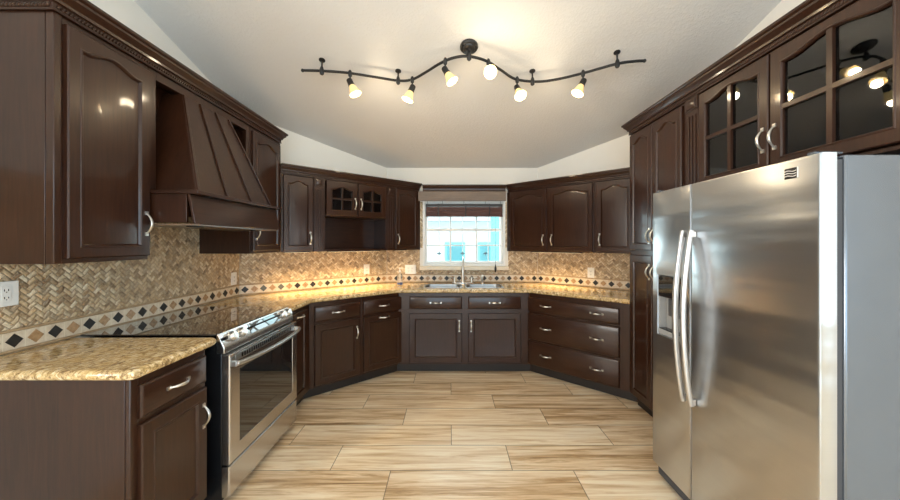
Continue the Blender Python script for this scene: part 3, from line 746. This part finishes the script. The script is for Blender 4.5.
# freezer door with dispenser recess
def fdoor(x0, x1, z0, z1, name, recess=None):
    b = MB(); n = 1
    rings = [rz(x0, x1, z0, z1, .057), rz(x0, x1, z0, z1, .010), rz(x0+.003, x1-.003, z0+.003, z1-.003, .003), rz(x0+.010, x1-.010, z0+.010, z1-.010, 0)]
    if recess:
        a0, a1, c0, c1 = recess
        rings += [rz(a0, a1, c0, c1, 0)]
    b.loops(rings, True, True)
    return b.build(name, 'steel', fr, smooth=25)
DX0, DX1, DZ0, DZ1 = .052, .262, .885, 1.235
b = MB()
rings = [rz(0, .317, .10, 1.7225, .057), rz(0, .317, .10, 1.7225, .010), rz(.003, .314, .103, 1.7195, .003), rz(.010, .307, .110, 1.7125, 0), rz(DX0, DX1, DZ0, DZ1, 0), rz(DX0+.002, DX1-.002, DZ0+.002, DZ1-.002, .004), rz(DX0+.004, DX1-.004, DZ0+.004, DZ1-.004, .052)]
b.loops(rings); fz = b.build('freezer_door', 'steel', fr, smooth=25)
b = MB(); b.box(DX0+.005, DX1-.005, .0015, .05, 1.108, DZ1-.005); b.build('dispenser_panel', 'bglass', fz, .002)
M['cav'] = plain('dispenser_grey', (.34, .34, .335), .35)
b = MB(); q = .0045
b.box(DX0+q, DX1-q, .046, .0515, DZ0+q, 1.1075); b.box(DX0+q, DX0+q+.006, .006, .0459, DZ0+q, 1.1075); b.box(DX1-q-.006, DX1-q, .006, .0459, DZ0+q, 1.1075); b.box(DX0+q+.006, DX1-q-.006, .004, .0459, DZ0+q, DZ0+q+.03)
b.build('dispenser_recess', 'cav', fz, .002)
b = MB(); b.box(DX0+.05, DX1-.05, .03, .045, 1.0, 1.10); b.build('dispenser_paddle', 'rubber', fz, .003)
b = MB(); b.box(DX0+.012, DX1-.012, .002, .044, DZ0+.0352, DZ0+.040); b.build('drip_tray', 'black', fz, .001)
rd = fdoor(.322, FW, .10, 1.7225, 'fridge_door')
def bow(xc, dr, par):
    b = MB(); n = 26; path = []
    for k in range(n+1):
        u = k/n; z = .60+.885*u
        path.append((xc, -.016-.042*math.sin(PI*u)**.85, z))
    b.tube(path, [.0125]*(n+1), 12, 1.15)
    b.box(xc-.012, xc+.012, -.024, -.0005, .606, .636); b.box(xc-.012, xc+.012, -.024, -.0005, 1.448, 1.478)
    b.build('bow_handle', 'steel_h', par, .002)
bow(.290, 0, fz); bow(.349, 0, rd)
bx = .818
b = MB(); b.box(bx-.022, bx+.022, -.0025, -.0004, 1.652, 1.690); bd = b.build('emblem', 'blackstone', rd, .001); bd['label'] = 'small black emblem with white wave lines'
b = MB()
for z0 in (1.660, 1.669, 1.678):
    n = 10; ring = []
    for k in range(n+1):
        u = k/n; ring.append((bx-.020+.040*u, z0+.002*math.sin(u*2*PI)))
    top = [(x, z+.0022) for x, z in ring][::-1]
    a = [b.pt((x, -.0034, z)) for x, z in ring+top]; c = [b.pt((x, -.0026, z)) for x, z in ring+top]; m = len(a)
    for k in range(n): b.face((a[k], a[k+1], a[m-2-k], a[m-1-k]))
    for k in range(m): b.face((a[k], a[(k+1) % m], c[(k+1) % m], c[k]))
b.box(bx+.0225, bx+.0255, -.0028, -.0005, 1.652, 1.690)
b.build('wave_line', 'white', bd, smooth=0)
b = MB(); b.box(.01, FW-.01, .03, .0845, .03, .095); b.build('kick_grille', 'rubber', fr, .004)
for x in (.04, FW-.04):
    b = MB(); b.box(x-.015, x+.015, .012, .11, 1.7232, 1.7332); b.build('hinge_cover', 'fridge_side', fr, .005)
for x in (.06, FW-.06):
    for y in (.13, .74):
        b = MB(); b.x = Matrix.Translation((x, y, 0)); b.lathe([(.02, 0), (.02, .036)], 12); b.build('foot', 'black', fr)

# ------------------------------------------------------------------ window shade
t = thing('bamboo_shade', 'dark red-brown gathered bamboo shade across the top of the sink window', 'window shade', FB, -.305, .05, 1.75)
L = .965
b = MB(); b.box(0, L, .010, .045, .125, .160); b.build('head_rail', 'toe', t, .002)
b = MB()
for k in range(7):
    y = .002+.006*(k % 2); b.box(.003, L-.003, y, y+.030, .012+k*.0158, .0265+k*.0158)
b.box(0, L, -.002, .042, 0, .0115); b.build('gathered_slats', 'bamboo', t, .003)
for cx in (.16, .5, .80):
    b = MB(); b.box(cx-.008, cx+.008, -.0045, -.0022, .004, .16); b.build('tape', 'toe', t, smooth=0)
for cx in (.02, .21, .48, .75, .94):
    b = MB(); b.tube([(cx, .03, .16), (cx, .03, .205)], .002, 6); b.build('lift_cord', 'toe', t)
pc_ = bpy.data.objects.new('pull_cord', None); COL.objects.link(pc_); pc_.location = (.565, 4.100, 1.06)
tag(pc_, 'hanging shade cord with dark wooden tassel at right of sink window', 'cord')
b = MB(); b.tube([(0, 0, .092), (.002, 0, .3), (0, 0, .689)], .0018, 6); b.build('cord', 'iron', pc_)
b = MB(); b.lathe([(.006, 0), (.012, .012), (.014, .05), (.006, .075), (.007, .085), (.003, .092)], 12); b.build('tassel', 'toe', pc_)

# ------------------------------------------------------------------ outlets
def outlet(label, fr, x, z, w=.075, h=.115, n=1, kind='outlet', d=.0095):
    t = thing('wall_outlet' if kind == 'outlet' else 'light_switch', label, 'outlet' if kind == 'outlet' else 'switch', fr, x, d, z)
    b = MB(); b.box(-w/2, w/2, -.006, -.0003, -h/2, h/2); b.build('cover_plate', 'white', t, .002)
    for k in range(n):
        cx = (k-(n-1)/2)*.046
        b = MB(); b.box(cx-.0165, cx+.0165, -.008, -.0062, -.034, .034); r = b.build('receptacle', 'white', t, .001)
        b = MB()
        for dz in (-.017, .017):
            b.box(cx-.008, cx-.0055, -.0086, -.0081, dz-.005, dz+.005); b.box(cx+.0055, cx+.008, -.0086, -.0081, dz-.004, dz+.004); b.box(cx-.002, cx+.002, -.0086, -.0081, dz-.011, dz-.007)
        b.build('slot', 'black', r, smooth=0)
    return t
outlet('wide white outlet plate at the left picture edge, above the short countertop', FL, 1.452, 1.192, .135, .112, 2)
outlet('white single outlet in the left corner beyond the cooktop', FL, 3.035, 1.092)
outlet('white single outlet under the hutch on the left diagonal wall', LD, 1.312, 1.105)
outlet('wide white double plate beside the window, above the soap bottle', FB, -.50, 1.087, .135, .115, 2)
outlet('white single outlet on the right diagonal wall above the drawers', RD, .662, 1.085)

# ------------------------------------------------------------------ under-cabinet lights
def strip(label, fr, x, d, L, z, power):
    t = thing('under_cabinet_light', label, 'light', fr, x, d, z)
    b = MB(); b.box(-L/2, L/2, -.02, .02, -.008, -.0005); b.build('housing', 'wood', t, .001)
    b = MB(); b.box(-L/2+.01, L/2-.01, -.014, .014, -.0095, -.0082); b.build('diffuser', 'strip', t, smooth=0)
    l = bpy.data.lights.new('strip_glow', 'AREA'); l.shape = 'RECTANGLE'; l.size = L; l.size_y = .03; l.energy = power*.62; l.color = (1.0, .74, .38); l.spread = 1.9
    o = bpy.data.objects.new('strip_glow', l); COL.objects.link(o); o.parent = t; o.location = (0, 0, -.02)
strip('thin warm light bar under the left corner cabinets', LD, .45, .25, .24, ZU, 3.2)
strip('thin warm light bar under the hutch', LD, 1.05, .25, .6, ZU, 7.5)
strip('thin warm light bar under the cabinet left of the window', LD, 1.62, .27, .16, ZU, .9)
strip('thin warm light bar under the right diagonal cabinets', RD, .35, .25, .6, ZU2, 3.4)

# ------------------------------------------------------------------ track light
c0 = Vector((.139, 2.42, 0)); c0.z = ceil_z(2.42)
tl = bpy.data.objects.new('track_light', None); COL.objects.link(tl); tl.location = c0
tag(tl, 'wavy black track light with six spot heads on the ceiling', 'track light')
sa = -math.atan(SL)               # ceiling tilt about x
RAILP = [Vector(p) for p in ((-1.13, 2.530, 2.743), (-.99, 2.535, 2.742), (-.80, 2.555, 2.738), (-.60, 2.60, 2.729), (-.415, 2.640, 2.719), (-.30, 2.625, 2.721), (-.18, 2.545, 2.741), (-.075, 2.465, 2.761), (.03, 2.415, 2.776), (.139, 2.405, 2.780), (.27, 2.445, 2.768), (.39, 2.53, 2.746), (.52, 2.625, 2.724), (.69, 2.640, 2.711), (.85, 2.616, 2.7175), (1.05, 2.547, 2.737), (1.248, 2.466, 2.759), (1.37, 2.445, 2.766), (1.438, 2.44, 2.767))]
def catmull(P, m=6):
    out = []
    for i in range(len(P)-1):
        p0, p1, p2, p3 = P[max(i-1, 0)], P[i], P[i+1], P[min(i+2, len(P)-1)]
        for k in range(m):
            u = k/m; out.append(.5*((2*p1)+(p2-p0)*u+(2*p0-5*p1+4*p2-p3)*u*u+(3*p1-p0-3*p2+p3)*u**3))
    return out+[P[-1]]
RAIL = catmull(RAILP)
def rail_at(x):
    for a, b_ in zip(RAIL, RAIL[1:]):
        if a.x <= x <= b_.x: return a.lerp(b_, (x-a.x)/(b_.x-a.x))
    return RAIL[-1]
b = MB(); b.tube([p-c0 for p in RAIL], .010, 10)
for p in (RAIL[0], RAIL[-1]): b.sphere(tuple(p-c0), .013)
b.build('rail', 'iron', tl)
b = MB(); b.x = Matrix.Rotation(sa, 4, 'X'); b.lathe([(.066, -.0005), (.066, -.012), (.058, -.020), (.046, -.022), (.040, -.030), (.016, -.036), (.012, -.05)], 28); b.build('canopy', 'iron', tl)
def post(parent, x, big=False):
    p = rail_at(x)-c0; zc = ceil_z(p.y+c0.y)-c0.z
    b = MB(); b.tube([(p.x, p.y+.006, zc-.004), (p.x, p.y, p.z+.01)], .0065, 10)
    if not big:
        b.x = Matrix.Translation((p.x, p.y+.006, zc)) @ Matrix.Rotation(sa, 4, 'X'); b.lathe([(.024, -.0005), (.024, -.006), (.012, -.014)], 16); b.x = Matrix.Identity(4)
    b.x = Matrix.Translation(p) ; b.lathe([(.010, -.030), (.016, -.022), (.018, 0), (.013, .022), (.008, .034)], 12)
    b.build('ceiling_post', 'iron', parent)
for x in (-.985, -.415, .66, 1.25): post(tl, x)
post(tl, .139, True)
# heads: rail x, aim direction
HEADS = [(-.775, (.45, .0, -1)), (-.30, (-.40, -.05, -1)), (-.035, (.58, -.1, -1)), (.285, (.06, -1.25, -.75)), (.535, (.18, -.65, -1)), (1.03, (-.50, -.05, -1))]
for x, d in HEADS:
    p = rail_at(x)-c0; d = Vector(d).normalized()
    b = MB(); b.x = Matrix.Translation(p); b.lathe([(.008, -.03), (.014, -.022), (.016, 0), (.012, .016), (.006, .024)], 12); b.x = Matrix.Identity(4)
    e = p+Vector((0, 0, -.068)); b.tube([p+Vector((0, 0, -.02)), e], .006, 8)
    hd = b.build('spot_head', 'iron', tl)
    rot = Vector((0, 0, 1)).rotation_difference(d).to_matrix().to_4x4()
    X = Matrix.Translation(e-d*.012) @ rot
    b = MB(); b.x = X; b.lathe([(.013, -.014), (.021, -.008), (.023, .0), (.023, .034), (.025, .036), (.025, .043), (.018, .044)], 18); b.build('socket', 'iron', hd)
    b = MB(); b.x = X; b.lathe([(.022, .0445), (.027, .060), (.034, .082), (.041, .104), (.047, .116), (.044, .116), (.038, .104), (.031, .082), (.024, .060), (.020, .0475)], 22, False, False); b.build('shade', 'shade', hd)
    b = MB(); b.x = X; b.lathe([(.012, .046), (.018, .062), (.024, .085), (.024, .098), (.014, .107)], 16); b.build('bulb', 'bulb', hd)
    l = bpy.data.lights.new('spot_bulb', 'POINT'); l.energy = 2.6; l.color = (1.0, .83, .58); l.shadow_soft_size = .03
    o = bpy.data.objects.new('spot_bulb', l); COL.objects.link(o); o.parent = hd; o.location = e+d*.125

# ------------------------------------------------------------------ outside the window
g = G('concrete_patio'); f = g.noise(g.co(), 3, 4); M['patio'] = g.set(Base_Color=g.ramp(f, [(.3, (.62, .62, .58)), (.7, (.75, .75, .72))]), Roughness=.9)
M['siding'] = plain('white_siding', (.74, .84, .86), .7)
M['teal'] = plain('turquoise_paint', (.22, .60, .66), .6)
M['roofing'] = plain('pale_grey_roof', (.45, .50, .50), .8)
b = MB(); b.box(-12, 14, 4.6, 24, -.4, -.3); struct(b.build('patio_ground', 'patio', smooth=0))
o = bpy.data.objects.new('neighbour_house', None); COL.objects.link(o); o.location = (0, 13, -.3)
tag(o, 'pale white house seen across the patio through the window', 'house')
b = MB(); b.box(-7, 8, 0, 4, 0, 2.6); b.build('wall', 'siding', o, smooth=0)
b = MB(); b.xprism([(-.6, 2.55), (2, 3.9), (4.6, 2.55)], -7.4, 8.4); b.build('roof', 'roofing', o, smooth=0)
for x in (-1.9, -.2, 1.1):
    b = MB(); b.box(x, x+.8, -.05, -.002, .95, 1.75); f_ = b.build('window', 'teal', o, .01)
    b = MB(); b.box(x+.08, x+.72, -.07, -.052, 1.03, 1.67); b.build('pane', 'wglass', f_, smooth=0)
for xx, lab in ((.84, 'turquoise patio post standing outside the right side of the window'),):
    b = MB(); b.box(xx-.06, xx+.09, 6.2, 6.35, -.3, 2.9); tag(b.build('patio_post', 'teal', bevel=.01), lab, 'post')
o = bpy.data.objects.new('patio_chair', None); COL.objects.link(o); o.location = (.35, 8.2, -.3)
tag(o, 'turquoise patio chair outside beyond the window middle', 'chair')
b = MB(); b.box(-.3, .3, -.25, .3, .42, .5); b.build('seat', 'teal', o, .02)
b = MB(); b.box(-.3, .3, .3, .36, .5, 1.15); b.build('backrest', 'teal', o, .02)
for sx in (-.26, .26):
    for sy in (-.2, .26):
        b = MB(); b.box(sx-.03, sx+.03, sy-.03, sy+.03, 0, .419); b.build('leg', 'teal', o)

# small ornaments stuck on the window glass
M['orn'] = plain('blue_grey_glass', (.16, .30, .40), .25)
for x, lab in ((-.139, 'small blue-grey ornament stuck on the window, leftmost of the row'), (.162, 'small blue-grey ornament on the window glass, above the faucet'), (.455, 'small blue-grey ornament on the window glass, beside the pull cord')):
    o = bpy.data.objects.new('window_ornament', None); COL.objects.link(o); o.location = (x, YB+.0515, 1.285); tag(o, lab, 'ornament', 'ornaments on the sink window')
    b = MB(); b.sphere((0, -.008, 0), .030, .007, .012); b.build('wings', 'orn', o)
    b = MB(); b.sphere((0, -.017, 0), .010, .008, .024); b.build('body', 'orn', o)
